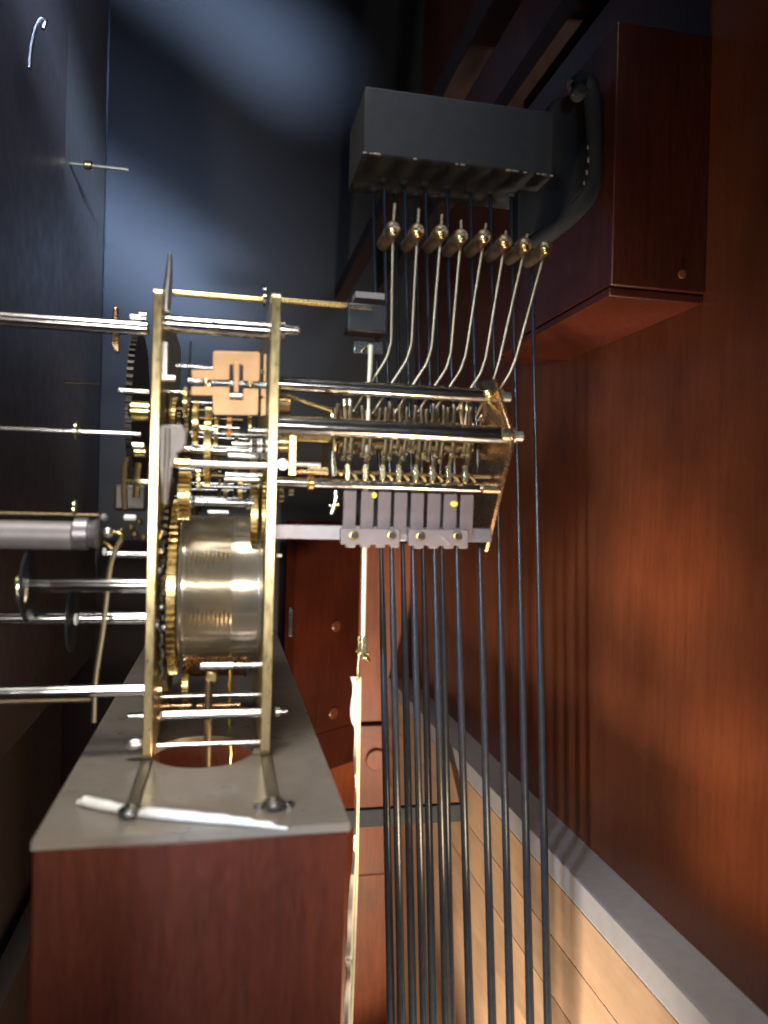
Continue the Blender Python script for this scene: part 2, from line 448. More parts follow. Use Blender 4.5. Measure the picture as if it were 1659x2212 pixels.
def xat(px, Y=.395): return P(px, 1110, Y).x
def rod(name, x0_, x1_, y, Y, rpx, mat, xin=None, prof=None, yat=None, label=None):
    """a shaft along X; px positions read at depth Y, y read at pixel x yat"""
    xa = P(x0_, y, Y).x; xb_ = P(x1_, y, Y).x
    z = P(yat if yat is not None else (x0_+x1_)/2, y, Y).z
    r = mm(rpx, Y)
    m_ = MB()
    if prof:
        m_.lathe((xa, Y, z), (1, 0, 0), [(t*(xb_-xa), k*r) for t, k in prof], 24)
    else:
        m_.cyl((xa, Y, z), (xb_, Y, z), r, 24)
    return obj(name, m_, mat, mv, label=label)

# pillars and rods between the plates
z_p = P(460, 706, .41).z
pm = MB().lathe((fx1, .41, z_p), (1, 0, 0), [(0, .0046), ((bx0-fx1), .0046)], 28)
obj('pillar', pm, 'steel', mv, label='polished top pillar with a drilled cross hole')
c0 = P(463, 705, .4055)
obj('cross_hole', MB().lathe(c0 + Vector((0, 0, 0)), (0, -1, 0), [(0, .0028), (.0004, .0028), (.0004, .0021), (-.002, .0020)], 20), 'black', mv)
def stub(x0_, x1_, y, Y, r1, r2, mat='steel', nm='pillar_nut'):
    xa = P(x0_, y, Y).x; xb_ = P(x1_, y, Y).x; z = P((x0_+x1_)/2, y, Y).z; L = xb_-xa
    R1, R2 = mm(r1, Y), mm(r2, Y)
    return obj(nm, MB().lathe((xa, Y, z), (1, 0, 0), [(0, R1), (L*.35, R1), (L*.38, R2), (L*.92, R2), (L, R2*.6)], 20), mat, mv)
stub(597, 648, 713, .41, 20, 11)
stub(316, 280, 688, .41, 15, 8)
rod('suspension_post', 372, 577, 640, .43, 6.5, 'gold', yat=470, label='slender gilt rod between the plate tops')
rod('suspension_post', 598, 757, 655, .43, 7, 'gear', yat=680)
rod('post_collar', 567, 575, 640, .42, 22, 'steel')
rod('plate_screw', 343, 352, 631, .40, 3, 'gold')
rod('pillar', 340, 577, 1542, .405, 11.5, 'steel', prof=[(0, .8), (.03, 1), (.04, .8), (.05, 1), (.95, 1), (.96, .85), (1, .85)])
stub(595, 622, 1537, .405, 12, 5)
stub(316, 274, 1546, .405, 8, 6)
rod('pillar', 338, 577, 1607, .395, 5, 'steel', yat=450)
o_ = MB().sphere(P(292, 1607, .395), mm(12, .395), sq=(1.8, 1, 1)); obj('foot_nut', o_, 'silver', mv)
rod('arbor', 345, 575, 1502, .42, 5.5, 'steel', yat=460)
rod('arbor', 500, 577, 1437, .40, 6, 'steel', yat=520)
rod('arbor', 432, 505, 1438, .40, 7.5, 'silver', yat=460)
rod('lower_shaft', 345, 415, 1524, .44, 5, 'copper2', yat=380)
rod('lower_shaft', 424, 520, 1523, .44, 5, 'copper2', yat=470)
# dark feet straps running forward on the board
for xa_, xb_, x2_ in ((305, 330, 280), (566, 588, 588)):
    pa = PZ((xa_+xb_)/2, 1640, ZB+.001); 
    obj('mounting_foot', MB().box((pa.x-.0028, .322, ZB+.0002), (pa.x+.0028, YN+.01, ZB+.0016)), 'shadowbrown', mv, .0004)
    c0 = Vector((pa.x, .325, ZB+.0018))
    obj('foot_screw', MB().lathe(c0, (0, 0, 1), [(0, .0048), (.0012, .0048), (.0024, .003), (.0026, 0.0001)], 20), 'bluesteel', mv)
    if xa_ > 500:
        for s in (-1, 1):
            obj('foot_screw', MB().lathe(c0 + Vector((s*.0062, .002, -.0016)), (0, 0, 1), [(0, .0026), (.0012, .0026), (.0016, .001)], 16), 'bluesteel', mv)

# ---- drum
YD = .437; zD = P(475, 1265, YD).z
def XD(px): return P(px, 1265, .40).x
R_D = mm(152, YD) * .985
dr = obj('winding_drum', MB().lathe((XD(383), YD, zD), (1, 0, 0), [
    (0, R_D*.6), (0, R_D*.995), (XD(388)-XD(383), R_D*1.0), (XD(392)-XD(383), R_D*.985),
    (XD(504)-XD(383), R_D*.985), (XD(505)-XD(383), R_D*.992), (XD(558)-XD(383), R_D*.992),
    (XD(561)-XD(383), R_D*1.0), (XD(567)-XD(383), R_D*.995), (XD(567)-XD(383), R_D*.6)], 128), 'drum', mv, label='large nickel winding drum with a grooved band')
# cable grooves: fine ridges, one spiral band
gm = MB(); prof = []
n_g = 22; xa = XD(397); xb_ = XD(500)
for i in range(n_g):
    for q, rr in ((0, .9852), (.25, .9895), (.5, .9905), (.75, .9895)):
        prof.append(((i+q)/n_g*(xb_-xa), R_D*(.9852+(rr-.9852)*.6)))
prof.append((xb_-xa, R_D*.9852))
obj('groove_band', gm.lathe((xa, YD, zD), (1, 0, 0), prof, 128), 'groove', dr)
# glints on the cable grooves, modelled as thin gold arcs in two patches
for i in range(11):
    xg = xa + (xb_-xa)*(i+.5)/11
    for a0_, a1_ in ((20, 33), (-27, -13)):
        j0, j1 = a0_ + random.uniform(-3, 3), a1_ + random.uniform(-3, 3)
        obj('groove_glint', MB().tube([(xg, YD - math.cos(math.radians(j0+(j1-j0)*k/6))*R_D*.9935, zD + math.sin(math.radians(j0+(j1-j0)*k/6))*R_D*.9935) for k in range(7)],
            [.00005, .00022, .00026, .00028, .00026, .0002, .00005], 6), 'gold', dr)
# small pulley drum under it
rod('small_drum', 404, 533, 1395, .47, 62, 'copper2', prof=[(0, .9), (0, 1.08), (.05, 1.08), (.055, 1), (.95, 1), (.96, 1.05), (1, 1.05), (1, .9)], yat=480)

# ---- wheels seen edge-on: (x, half width px, top y, bottom y, teeth, material)
def wheel(x, wpx, yt, yb, teeth, mat='gear', Yn=.393, nm='gear_wheel', duty=.5, dep=None, lab=None):
    half = (yb-yt)/2; 
    k = half/F; Yc = Yn/(1-k); R = k*Yc
    # silhouette radius
    c = P(x, (yt+yb)/2, Yc); c.x = P(x, (yt+yb)/2, Yn).x
    return obj(nm, MB().gear(c, R, mm(wpx, Yn), teeth, dep or max(.0012, R*.05), duty=duty), mat, mv, label=lab)
wheel(368, 18, 1085, 1447, 70, Yn=.397, nm='great_wheel', duty=.42, dep=.0036, lab='large toothed great wheel beside the drum')
wheel(350, 9, 1040, 1480, 80, 'bronze', .41, 'great_wheel', lab='dark great wheel behind the front plate')
wheel(396, 24, 1020, 1120, 26, duty=.42, dep=.0030, Yn=.394)
wheel(408, 14, 1075, 1400, 60, 'bronze', Yn=.440, dep=.0022)
wheel(348, 11, 1010, 1330, 48, 'gear', Yn=.425, dep=.0026)
wheel(447, 13, 882, 1050, 54, dep=.0012, Yn=.40)
wheel(421, 11, 868, 958, 34, dep=.0010, Yn=.402)
wheel(495, 10, 898, 945, 16, 'copper2', Yn=.405)
wheel(550, 14, 1012, 1215, 56, duty=.42, dep=.0032, Yn=.399)
wheel(573, 12, 1014, 1215, 56, duty=.42, dep=.0032, Yn=.399)
wheel(487, 9, 1035, 1085, 18, 'bronze', Yn=.43)
wheel(519, 9, 1030, 1085, 20, 'gear', Yn=.43)
wheel(399, 7, 838, 900, 24, Yn=.405)
wheel(402, 8, 860, 1010, 40, 'bronze', Yn=.43)
wheel(355, 6, 845, 935, 30, 'bronze', Yn=.42)
wheel(428, 7, 1015, 1060, 12, 'pale', Yn=.41)
wheel(399, 13, 1425, 1528, 26, 'gear', Yn=.45, dep=.002)
wheel(474, 6, 1000, 1090, 30, 'bronze', Yn=.46)

# ---- shafts inside
rod('arbor', 405, 577, 828, .402, 6, 'bluesteel', yat=500, label='dark fly arbor')
rod('fly_collar', 438, 457, 826, .401, 10, 'pale', prof=[(0, .6), (.3, 1), (.7, 1), (1, .7)])
rod('fly_collar', 533, 550, 833, .401, 10, 'pale', prof=[(0, .6), (.3, 1), (.7, 1), (1, .7)])
rod('arbor', 380, 462, 793, .42, 3.5, 'steel', yat=430)
rod('arbor', 350, 410, 846, .42, 3, 'steel')
rod('arbor', 385, 577, 973, .41, 5.5, 'steel', yat=480)
rod('arbor', 500, 577, 960, .42, 4.5, 'steel', yat=540)
rod('arbor', 490, 560, 1003-30, .40, 3, 'steel')
rod('arbor', 492, 552, 985, .398, 5, 'silver', yat=520)
rod('arbor', 486, 567, 1017+9, .40, 5, 'steel', yat=520)
rod('arbor', 484, 560, 1035, .397, 5.5, 'silver', yat=520)
rod('arbor', 420, 560, 1052, .43, 3.5, 'bluesteel', yat=480)
rod('arbor', 385, 430, 1015, .42, 5, 'bluesteel')
rod('arbor', 390, 577, 938, .44, 3.5, 'bluesteel', yat=480)
rod('collar', 536, 577, 930, .41, 5.5, 'steel')
rod('collar', 432, 447, 926, .40, 5, 'gold')
rod('collar', 449, 462, 927, .40, 3.5, 'silver')
# ribbed shaft
x_a, x_b = P(378, 1000, .395).x, P(592, 1000, .395).x
z_r = P(490, 1004, .395).z
prof = []; n_r = 34
xs = P(412, 1000, .395).x
for i in range(n_r):
    L = (x_b-xs)/n_r
    prof += [(i*L, .00155), (i*L+L*.1, .00185), (i*L+L*.8, .00185), (i*L+L*.9, .00155)]
obj('ribbed_shaft', MB().lathe((xs, .395, z_r), (1, 0, 0), prof, 20), 'silver', mv)
obj('shaft_bush', MB().lathe((x_a-.001, .395, z_r), (1, 0, 0), [(0, .0012), (.001, .0024), (.0085, .0024), (.0087, .0019)], 20), 'gold', mv)
# thick arbor above the drum
rod('drum_arbor', 402, 548, 1085, .405, 9, 'bluesteel', prof=[(0, 1.5), (.09, 1.5), (.13, 1), (.88, 1), (.90, 1.45), (1, 1.45)], yat=480, label='dark spool arbor above the drum')
rod('click_bar', 448, 494, 1107, .398, 5, 'bluesteel')
# lantern pinions beside the back plate
for x0_, x1_ in ((540, 558), (562, 577)):
    c = P((x0_+x1_)/2, 972, .402); xa = P(x0_, 972, .402).x; xb_ = P(x1_, 972, .402).x
    pin = obj('lantern_pinion', MB().cyl((xa, .402, c.z), (xa+.0006, .402, c.z), mm(26, .4), 20), 'silver', mv)
    obj('lantern_pinion', MB().cyl((xb_-.0006, .402, c.z), (xb_, .402, c.z), mm(26, .4), 20), 'silver', mv)
    for k in range(12):
        an = 2*math.pi*k/12 + .2
        obj('pinion_rod', MB().cyl((xa, .402+mm(22, .4)*math.cos(an), c.z+mm(22, .4)*math.sin(an)), (xb_, .402+mm(22, .4)*math.cos(an), c.z+mm(22, .4)*math.sin(an)), .0006, 8), 'steel', pin)
# filler: dark wheels and arbors of the trains further in
for i, (x, yt, yb, Yn, wp) in enumerate(((372, 860, 1010, .46, 8), (385, 880, 960, .47, 7), (465, 900, 1030, .48, 8), (510, 930, 1090, .47, 8),
        (540, 860, 990, .48, 7), (430, 1000, 1100, .49, 9), (362, 1000, 1200, .48, 9), (470, 860, 960, .49, 6), (548, 960, 1110, .49, 8))):
    wheel(x, wp, yt, yb, 30+i*3, 'bronze' if i % 2 else 'gear', Yn=Yn)
for i in range(16):
    y_ = 858 + i*15.5 + random.uniform(-4, 4)
    a_ = random.uniform(350, 440); b_ = random.uniform(500, 577)
    rod('arbor', a_, b_, y_, random.uniform(.45, .51), random.uniform(2.5, 5), random.choice(['bluesteel', 'bluesteel', 'bronze', 'steel']))
# black sheet standing for the dark at the back of the train
obj('train_backing', MB().box(P(345, 850, .535), P(575, 1110, .543)), 'black', mv)
for px, py in ((352, 1232), (357, 1312), (347, 1352), (363, 1356), (341, 1165), (345, 1340), (355, 1190)):
    obj('rivet', MB().sphere(P(px-8, py, .402), .0016, 14, 8), 'silver', mv)
for i in range(9):
    py = 1130 + i*38
    obj('rack_lever', MB().tube([P(343, py, .405), P(350+random.uniform(-3, 3), py+16, .402), P(344+random.uniform(-2, 6), py+36, .406)], .0011, 8), 'bluesteel', mv)

# ---- fly (governor) vane, cut from copper-tan sheet, axis along X
def zc(px, py): return (274.3 + .2315*px, 548.6 + .2315*py)
def sheet(poly, Y, th, mat, nm, round_=0, parent=None):
    pts = [P(*zc(x, y), Y) for x, y in poly]
    return obj(nm, MB().prism(pts, (0, th, 0)), mat, parent or mv, round_)
upper = [(815, 905), (1232, 915), (1245, 930), (1238, 1180), (1220, 1192), (1082, 1186), (1082, 1045), (1068, 1030), (1055, 1036), (1052, 1186),
         (992, 1184), (988, 1040), (975, 1030), (960, 1038), (957, 1178), (700, 1168), (605, 1160), (600, 1082), (800, 1082), (800, 920)]
lower = [(605, 1238), (958, 1240), (960, 1358), (1082, 1362), (1084, 1258), (1228, 1258), (1225, 1490), (1210, 1506), (815, 1500), (800, 1485), (798, 1322), (610, 1318), (598, 1300), (598, 1250)]
sheet(upper, .399, .0006, 'copper', 'fly_vane', .00025)
sheet(lower, .399, .0006, 'copper', 'fly_vane', .00025)
sheet([(998, 1010), (1046, 1010), (1042, 1292), (996, 1290)], .3975, .0009, 'copper', 'fly_tongue', .0002)
sheet([(1278, 935), (1300, 935), (1296, 1190), (1276, 1190)], .402, .0008, 'copper', 'fly_vane')
sheet([(1255, 1258), (1296, 1258), (1292, 1505), (1250, 1505)], .402, .0008, 'copper', 'fly_vane')
obj('fly_spring', MB().cyl(P(*zc(958, 1322), .3965), P(*zc(1080, 1326), .3965), .0011, 12), 'silver', mv)
obj('fly_pin', MB().cyl(P(*zc(1225, 1333), .3985), P(*zc(1276, 1335), .3985), .0007, 10), 'steel', mv)
obj('fly_pin', MB().cyl(P(*zc(1238, 1095), .3985), P(*zc(1282, 1097), .3985), .0009, 10), 'pale', mv)
# needle and white levers near the front plate
obj('strike_lever', MB().tube([P(367, 548, .398), P(365, 590, .398), P(360, 640, .398), P(359, 672, .398)], [.0009, .0018, .0024, .0020], 12), 'silver', mv, label='slender polished lever rising above the plates')
obj('strike_lever', MB().box(P(347, 737, .400), P(363, 815, .403)), 'silver', mv, .0006)
obj('lever_foot', MB().cyl(P(330, 816, .400), P(380, 818, .400), .0017, 14), 'silver', mv)
obj('wire_pin', MB().tube([P(412, 737, .402), P(410, 780, .402), P(406, 860, .402)], .0004, 8), 'steel', mv)
# grey zinc rack lever
zl = [(342, 918), (395, 916), (404, 935), (403, 958), (395, 972), (384, 980), (387, 990), (380, 1000), (372, 1012), (371, 1030), (367, 1050), (362, 1090), (350, 1090), (346, 1040), (340, 1000), (338, 960)]
obj('rack_lever', MB().prism([P(x, y, .394) for x, y in zl], (0, .003, 0)), 'zinc', mv, .001, label='tapered grey zinc lever against the front plate')
obj('rack_rib', MB().tube([P(362, 925, .3935), P(361, 980, .3935), P(358, 1030, .3935), (P(356, 1088, .3935))], [.0014, .0016, .0012, .001], 10), 'zinc', mv)
# hooks and cords under the drum
obj('hook_rod', MB().tube([P(451, 1470, .41), P(450, 1500, .41), P(449, 1580, .41), P(448, 1660, .41)], [.0018, .0022, .0021, .0018], 12), 'bronze', mv)
obj('cable_clamp', MB().box(P(443, 1452, .41), P(470, 1470, .416)), 'gear', mv, .001)
cabs = MB().tube([P(497+math.sin(i*.9)*1.0, 1447+i*6, .45) for i in range(36)], .0011, 8)
tag(obj('lift_cable', cabs, 'cable'), 'thin yellow braided cable dropping through the hole in the grey board', 'cable')

# ================================================================== FRONT SIDE SHAFTS (towards the dial)
def xrod(nm, x0_, x1_, y, Y, rpx, mat, **k): return rod(nm, x0_, x1_, y, Y, rpx, mat, **k)
def longrod(nm, x1_, y, yat, Y, rpx, mat, label=None):
    xb_ = P(x1_, y, Y).x; z = P(yat, y, Y).z
    return obj(nm, MB().cyl((XF+.0002, Y, z), (xb_, Y, z), mm(rpx, Y), 24), mat, mv, label=label)
longrod('dial_pillar', 322, 706, 250, .41, 15, 'steel', label='thick steel pillar reaching left to the dial')
longrod('dial_pillar', 322, 1492, 200, .40, 13, 'steel')
rod('dial_pillar', 322, 351, 1491, .40, 7, 'copper2')
longrod('dial_pin', 198, 1513, 150, .44, 5, 'bronze')
longrod('hand_arbor', 305, 934, 200, .42, 4.5, 'steel')
longrod('hand_arbor', 215, 1112, 150, .42, 4, 'bronze')
rod('collar', 162, 169, 932, .42, 20, 'pale', prof=[(0, .3), (.3, 1), (.7, 1), (1, .3)])
rod('collar', 158, 166, 1100, .42, 20, 'pale', prof=[(0, .3), (.3, 1), (.7, 1), (1, .3)])
rod('arbor', 256, 322, 845, .42, 5, 'steel')
longrod('hand_arbor', 215, 827, 160, .90, 3, 'bronze')
rod('bush', 278, 322, 888, .41, 20, 'gold', prof=[(0, .6), (.15, 1), (1, 1)], label='short brass bush on the front plate')
rod('winding_square', 46, 320, 1264, .40, 15, 'steel', prof=[(0, .8), (.02, 1), (1, 1)], label='winding arbor with a brass collar and dark disc')
rod('arbor_disc', 58, 66, 1264, .40, 72, 'black', prof=[(0, .92), (.2, 1), (.7, .97), (1, .9)])
rod('arbor_collar', 35, 58, 1262, .395, 19, 'pale', prof=[(0, .7), (.1, .95), (.5, .8), (1, 1)])
obj('collar_spring', MB().tube(smooth([P(48, 1252, .39), P(40, 1262, .388), P(40, 1292, .388), P(47, 1306, .39), P(54, 1290, .391), P(57, 1268, .391)], 5), .0013, 10), 'pale', mv)
longrod('winding_square', 322, 1335, 240, .415, 13, 'steel')
rod('arbor_disc', 153, 160, 1338, .415, 66, 'black', prof=[(0, .92), (.2, 1), (.7, .97), (1, .9)])
rod('arbor_collar', 143, 150, 1340, .415, 18, 'gold', prof=[(0, .7), (.1, 1), (.9, 1), (1, .7)])
rod('arbor_collar', 161, 168, 1338, .41, 12, 'white', prof=[(0, .7), (.2, 1), (.8, 1), (1, .7)])
rod('winding_square', 225, 322, 1198, .45, 8, 'bluesteel')
rod('arbor_disc', 213, 219, 1200, .45, 48, 'black', prof=[(0, .92), (.2, 1), (.7, .97), (1, .9)])
rod('arbor_collar', 222, 230, 1192, .445, 8, 'white')
# fat silver tube with its shiny end
longrod('hour_pipe', 165, 1156, 90, .40, 29, 'zinc', label='fat grey tube pointing at the dial')
rod('pipe_end', 160, 216, 1153, .40, 33, 'railgrey', prof=[(0, .88), (.05, 1), (.55, 1), (.6, .8), (.9, .95), (1, .8)])
obj('pipe_knob', MB().sphere(P(233, 1150, .40), mm(11, .40)), 'silver', mv)
# loop of brass wire and its long tail
lp = smooth([P(224, 1172, .405), P(233, 1178, .404), P(247, 1186, .404), P(262, 1172, .404), P(260, 1155, .405), P(246, 1150, .406)], 5)
obj('wire_loop', MB().tube(lp, .0011, 8), 'gold', mv)
obj('wire_loop', MB().tube(smooth([P(262, 1165, .40), P(250, 1188, .40), P(238, 1230, .40), P(231, 1290, .40), P(222, 1370, .40), P(207, 1470, .40), P(203, 1560, .40)], 5), .0013, 8), 'wire', mv)
# dark count wheel and copper spring block behind the front rods
cw = MB().gear(P(300, 900, .58), .062, .004, 70, .003); obj('count_wheel', cw, 'shadowbrown', mv)
obj('spring_block', MB().box(P(243, 662, .455), P(257, 702, .46)), 'copper2', mv, .001)
obj('spring_block', MB().prism([P(241, 716, .455), P(257, 716, .455), P(257, 762, .455), P(247, 757, .455), P(240, 745, .455)], (0, .004, 0)), 'copper2', mv, .0006)
# levers on the dial side of the plate
obj('dial_lever', MB().tube(smooth([P(275, 988, .42), P(270, 1010, .42), P(268, 1060, .42), P(270, 1100, .42)], 4), .0016, 8), 'bronze', mv)
obj('dial_lever', MB().tube(smooth([P(300, 1000, .42), P(297, 1020, .42), P(294, 1075, .42)], 4), .0020, 8), 'gear', mv)
rod('dial_stud', 271, 320, 1041, .41, 6, 'pale', prof=[(0, .6), (.1, 1), (.2, .6), (.3, 1), (.4, .6), (.5, 1), (1, .8)])
rod('dial_stud', 285, 312, 963, .41, 7, 'pale')
rod('dial_stud', 288, 318, 975, .42, 12, 'gold')
obj('dial_lever', MB().box(P(245, 1045, .47), P(318, 1105, .474)), 'shadowbrown', mv, .002)
rod('dial_stud', 268, 294, 1118, .41, 6, 'white')
obj('dial_stud', MB().sphere(P(224, 1118, .41), .0022, 12, 8), 'zinc', mv)
for px, py in ((283, 1140), (300, 1128), (290, 1155), (262, 1148), (310, 1160)):
    obj('dial_stud', MB().sphere(P(px, py, .43), .0022, 12, 8), 'bronze', mv)
rod('dial_stud', 318, 322, 1340, .40, 10, 'steel')

# ================================================================== CHIME HAMMER ASSEMBLY
# pillars out of the back plate
def outrod(nm, x1_, y0_, Y, rpx, mat, tip=None, label=None):
    z = P(600, y0_, Y).z; xb_ = P(x1_, y0_, Y).x
    m_ = MB().lathe((bx1-.0002, Y, z), (1, 0, 0), [(0, mm(rpx, Y)), (xb_-bx1, mm(rpx, Y))], 28)
    return obj(nm, m_, mat, mv, label=label), xb_, z
XE = P(1108, 935, .392).x
p1, e1, z1 = outrod('hammer_pillar', 1068, 829, .4215, 16, 'steel', label='upper steel pillar of the hammer frame')
p2, e2, z2 = outrod('hammer_pillar', 1100, 918, .398, 20, 'steel', label='thickest steel pillar across the hammer frame')
p3, e3, z3 = outrod('hammer_pillar', 1068, 1040, .410, 11, 'steel', label='thin steel pillar below the lifting pins')
zb4 = P(600, 1148, .418).z
obj('hammer_rail', MB().box((bx1-.0002, .418, zb4-mm(16, .418)), (XE-.001, .424, zb4+mm(16, .418))), 'railgrey', mv, .0005, label='flat steel rail under the strips')
# end plate: thin brass polygon across the X axis
ep = [(1062, 818, .4225), (1108, 935, .392), (1102, 960, .392), (1052, 1192, .4295)]
poly = [(XE-.0012, Y, P(x, y, Y).z) for x, y, Y in ep]
poly += [(XE-.0012, .4450, poly[3][2]+.002), (XE-.0012, .478, P(1060, 1060, .46).z), (XE-.0012, .480, P(1060, 880, .46).z), (XE-.0012, .452, P(1062, 826, .45).z)]
obj('end_plate', MB().prism(poly, (.0022, 0, 0)), 'copper2', mv, .0003, label='pointed brass end plate of the hammer frame')
obj('end_nut', MB().sphere((XE-.004, .4185, z1+.0008), .0036, 16, 10, sq=(1.5, .8, .8)), 'gold', mv)
obj('end_nut', MB().lathe((XE+.001, .4215, z1), (1, 0, 0), [(0, .0045), (.003, .0045), (.0035, .003), (.008, .0028), (.0085, .001)], 18), 'silver', mv)
obj('end_nut', MB().lathe((XE-.006, .3955, z2+.0004), (1, 0, 0), [(0, .0024), (.001, .0036), (.005, .0038), (.006, .003)], 18), 'pale', mv)
obj('end_nut', MB().lathe((XE+.001, .398, z2), (1, 0, 0), [(0, .0042), (.002, .0042), (.0024, .0028), (.0065, .0030), (.0078, .001)], 18), 'silver', mv)
obj('end_nut', MB().lathe((XE-.012, .408, z3), (1, 0, 0), [(0, .0020), (.001, .0031), (.011, .0031)], 18), 'pale', mv)
obj('plate_brace', MB().tube([P(1050, 865, .425), P(1088, 905, .40), P(1086, 915, .40)], .0012, 8), 'gold', mv)
obj('plate_brace', MB().tube(smooth([P(1040, 955, .44), P(1062, 985, .44), P(1072, 1010, .44), P(1070, 1060, .44)], 4), .0011, 8), 'gear', mv)

# chime barrel with rows of lifting pins
zc_b = P(860, 938, .450).z; xb0 = P(722, 938, .45).x; xb1 = P(1018, 950, .45).x
barrel = obj('chime_barrel', MB().cyl((xb0, .450, zc_b), (xb1, .450, zc_b), .0100, 28), 'bronze', mv, label='dark pin barrel behind the steel pillars')
rnd = random.Random(7)
for i in range(16):
    x = xb0 + (xb1-xb0)*(i+.5)/16
    keep = [rnd.random() < .5 for _ in range(20)]
    obj('cam_disc', MB().gear((x, .450, zc_b), .0132, .0013, 20, .0022, keep=lambda k: keep[k]), 'wire' if i % 2 else 'bronze', barrel)
rod('barrel_wheel', 716, 722, 935, .445, 55, 'gear')
def P3(zx, zy, Y): return P(702.2 + .13889*zx, 866.8 + .13889*zy, Y)        # from the close crop
# lifting fingers, lower tips in front of the barrel
tips = [(280, 890), (370, 880), (570, 840), (665, 880), (910, 885), (1000, 890), (1110, 800), (1300, 750), (1440, 870), (1540, 830), (1600, 910)]
fing = [(P3(x, y, .405), P3(x+45, y-330, .425)) for x, y in tips]
extra = [(1000, 990, 1010), (1040, 984, 0), (1010, 985, 0), (1020, 975, 0)]
for px, py in ((940, 985), (950, 997), (975, 983), (1000, 986), (1010, 984), (890, 975), (870, 990), (915, 990)):
    fing.append((P(px, py, .407), P(px+7, py-44, .425)))
for a_, b_ in fing:
    mid = a_.lerp(b_, .35) + Vector((.0006, .002, 0))
    f_ = obj('lifting_finger', MB().tube(smooth([a_, a_.lerp(mid, .5), mid, b_], 3), [.00105]*9 + [.0011], 10), 'wire', mv)
    d_ = (mid-a_).normalized()
    obj('finger_tip', MB().lathe(a_ - d_*.001, d_, [(0, .0006), (.0006, .00135), (.0042, .00135), (.0048, .0011)], 12), 'pale', f_)
# upper fingers between the two thick pillars
for px, py, tip in ((744, 868, 1), (756, 868, 1), (842, 868, 0), (870, 872, 0), (958, 876, 0), (968, 880, 0), (996, 876, 1), (1008, 877, 1), (1016, 880, 0),
                    (730, 872, 0), (782, 876, 0), (822, 882, 0), (834, 880, 0), (852, 884, 0), (864, 878, 0), (880, 880, 0), (898, 876, 0), (910, 880, 0), (922, 884, 0), (936, 872, 0), (945, 882, 0), (980, 874, 0)):
    Yf = rnd.uniform(.428, .445)
    f_ = obj('lifting_finger', MB().tube([P(px, py, Yf), P(px+rnd.uniform(-2, 2), py+12, Yf), P(px-rnd.uniform(-3, 6), py+42, Yf-.004)], .0013, 10), 'wire' if tip else 'bronze', mv)
    if tip: obj('finger_tip', MB().cyl(P(px, py-7, Yf-.001), P(px, py+10, Yf-.001), .0015, 12), 'pale', f_)
# row of flat brass lever ends
for i, px in enumerate((751, 789, 827, 862, 899, 935, 970, 1006)):
    py0 = 1002 + i*.5; py1 = 1037 + i*.9
    pts4 = [P(px-5, py0+3, .403), P(px-2, py0, .403), P(px+2, py0, .403), P(px+5, py0+3, .403), P(px+5, py1-3, .403), P(px+2, py1, .403), P(px-2, py1, .403), P(px-5, py1-3, .403)]
    t_ = obj('lifting_lever', MB().prism(pts4, (0, .004, 0)), 'pale', mv, .0003)
    obj('lever_arm', MB().tube([P(px, py0+6, .408), P(px+6, py0-18, .415), P(px+12, py0-40, .43)], .0012, 8), 'wire', t_)
    obj('lever_spring', MB().tube([P(px+4, py1-22, .404), P(px+11, py1-14, .404), P(px+17, py1-8, .406), P(px+20, py1-2, .408)], .0009, 8), 'gear' if i > 2 else 'pale', t_)
obj('lifting_lever', MB().tube([P(719, 975, .403), P(720, 1000, .403), P(722, 1028, .403)], [.0008, .0015, .0013], 10), 'pale', mv)
obj('lever_spring', MB().tube([P(722, 1012, .404), P(732, 1018, .404), P(738, 1024, .405)], .0012, 8), 'gear', mv)
# arm carriers: one long dark bar that the fingers pivot on
rod('pivot_bar', 718, 1020, 958, .432, 7, 'bronze', yat=870)
rod('pivot_bar', 718, 1060, 1024, .42, 4, 'bronze', yat=870)

# leaf strips and their two screwed bases
def ribbon(x_, w_, yt, yb):
    return [P(x_-w_/2+3, yt, .4145), P(x_+w_/2+3, yt+1, .4145), P(x_+w_/2, yb+1, .4145), P(x_-w_/2, yb, .4145)]
for i, xc in enumerate((754, 792, 829, 864, 900, 936, 971, 1007)):
    yt = 1059 + i*1.3; yb = 1150 + i*1.0
    sp = obj('leaf_strip', MB().prism(ribbon(xc, 28, yt, yb), (0, .0022, 0)), 'spring', mv, .0004)
    if i in (1, 6):
        c0 = P(xc+(17 if i == 1 else 10), yt+(9 if i == 1 else 21), .4138)
        obj('paint_dab', MB().sphere(c0, .0016, 12, 8, sq=(1.5 if i == 6 else 1, .5, 1.1)), 'paint', sp)
for (xa, xb_, ya) in ((736, 864, 1141), (883, 1012, 1143)):
    # notched lower edge
    out = [(xa, ya)]; out += [(xb_, ya+1.5)]
    n_t = 4; wdt = (xb_-xa)
    for k in range(n_t):
        r0 = xb_ - wdt*k/n_t; r1 = xb_ - wdt*(k+.62)/n_t; r2 = xb_ - wdt*(k+.68)/n_t; r3 = xb_ - wdt*(k+.94)/n_t
        out += [(r0-1, ya+42), (r1, ya+42), (r2, ya+35), (r3, ya+35)]
    out += [(xa, ya+35)]
    bp_ = obj('strip_base', MB().prism([P(x, y, .4128) for x, y in out], (0, .0048, 0)), 'spring2', mv, .0004)
    for sx in ((764, 846) if xa < 800 else (908, 988)):
        c0 = P(sx, ya+15.5, .4125)
        obj('eyelet', MB().lathe(c0, (0, -1, 0), [(0, .0028), (.0008, .0026), (.0010, .0018), (.0004, .0012), (-.0002, .0011)], 20), 'ring', bp_)
        obj('eyelet_bore', MB().cyl(c0 + Vector((0, -.0003, 0)), c0 + Vector((0, -.00095, 0)), .0019, 14), 'black', bp_)
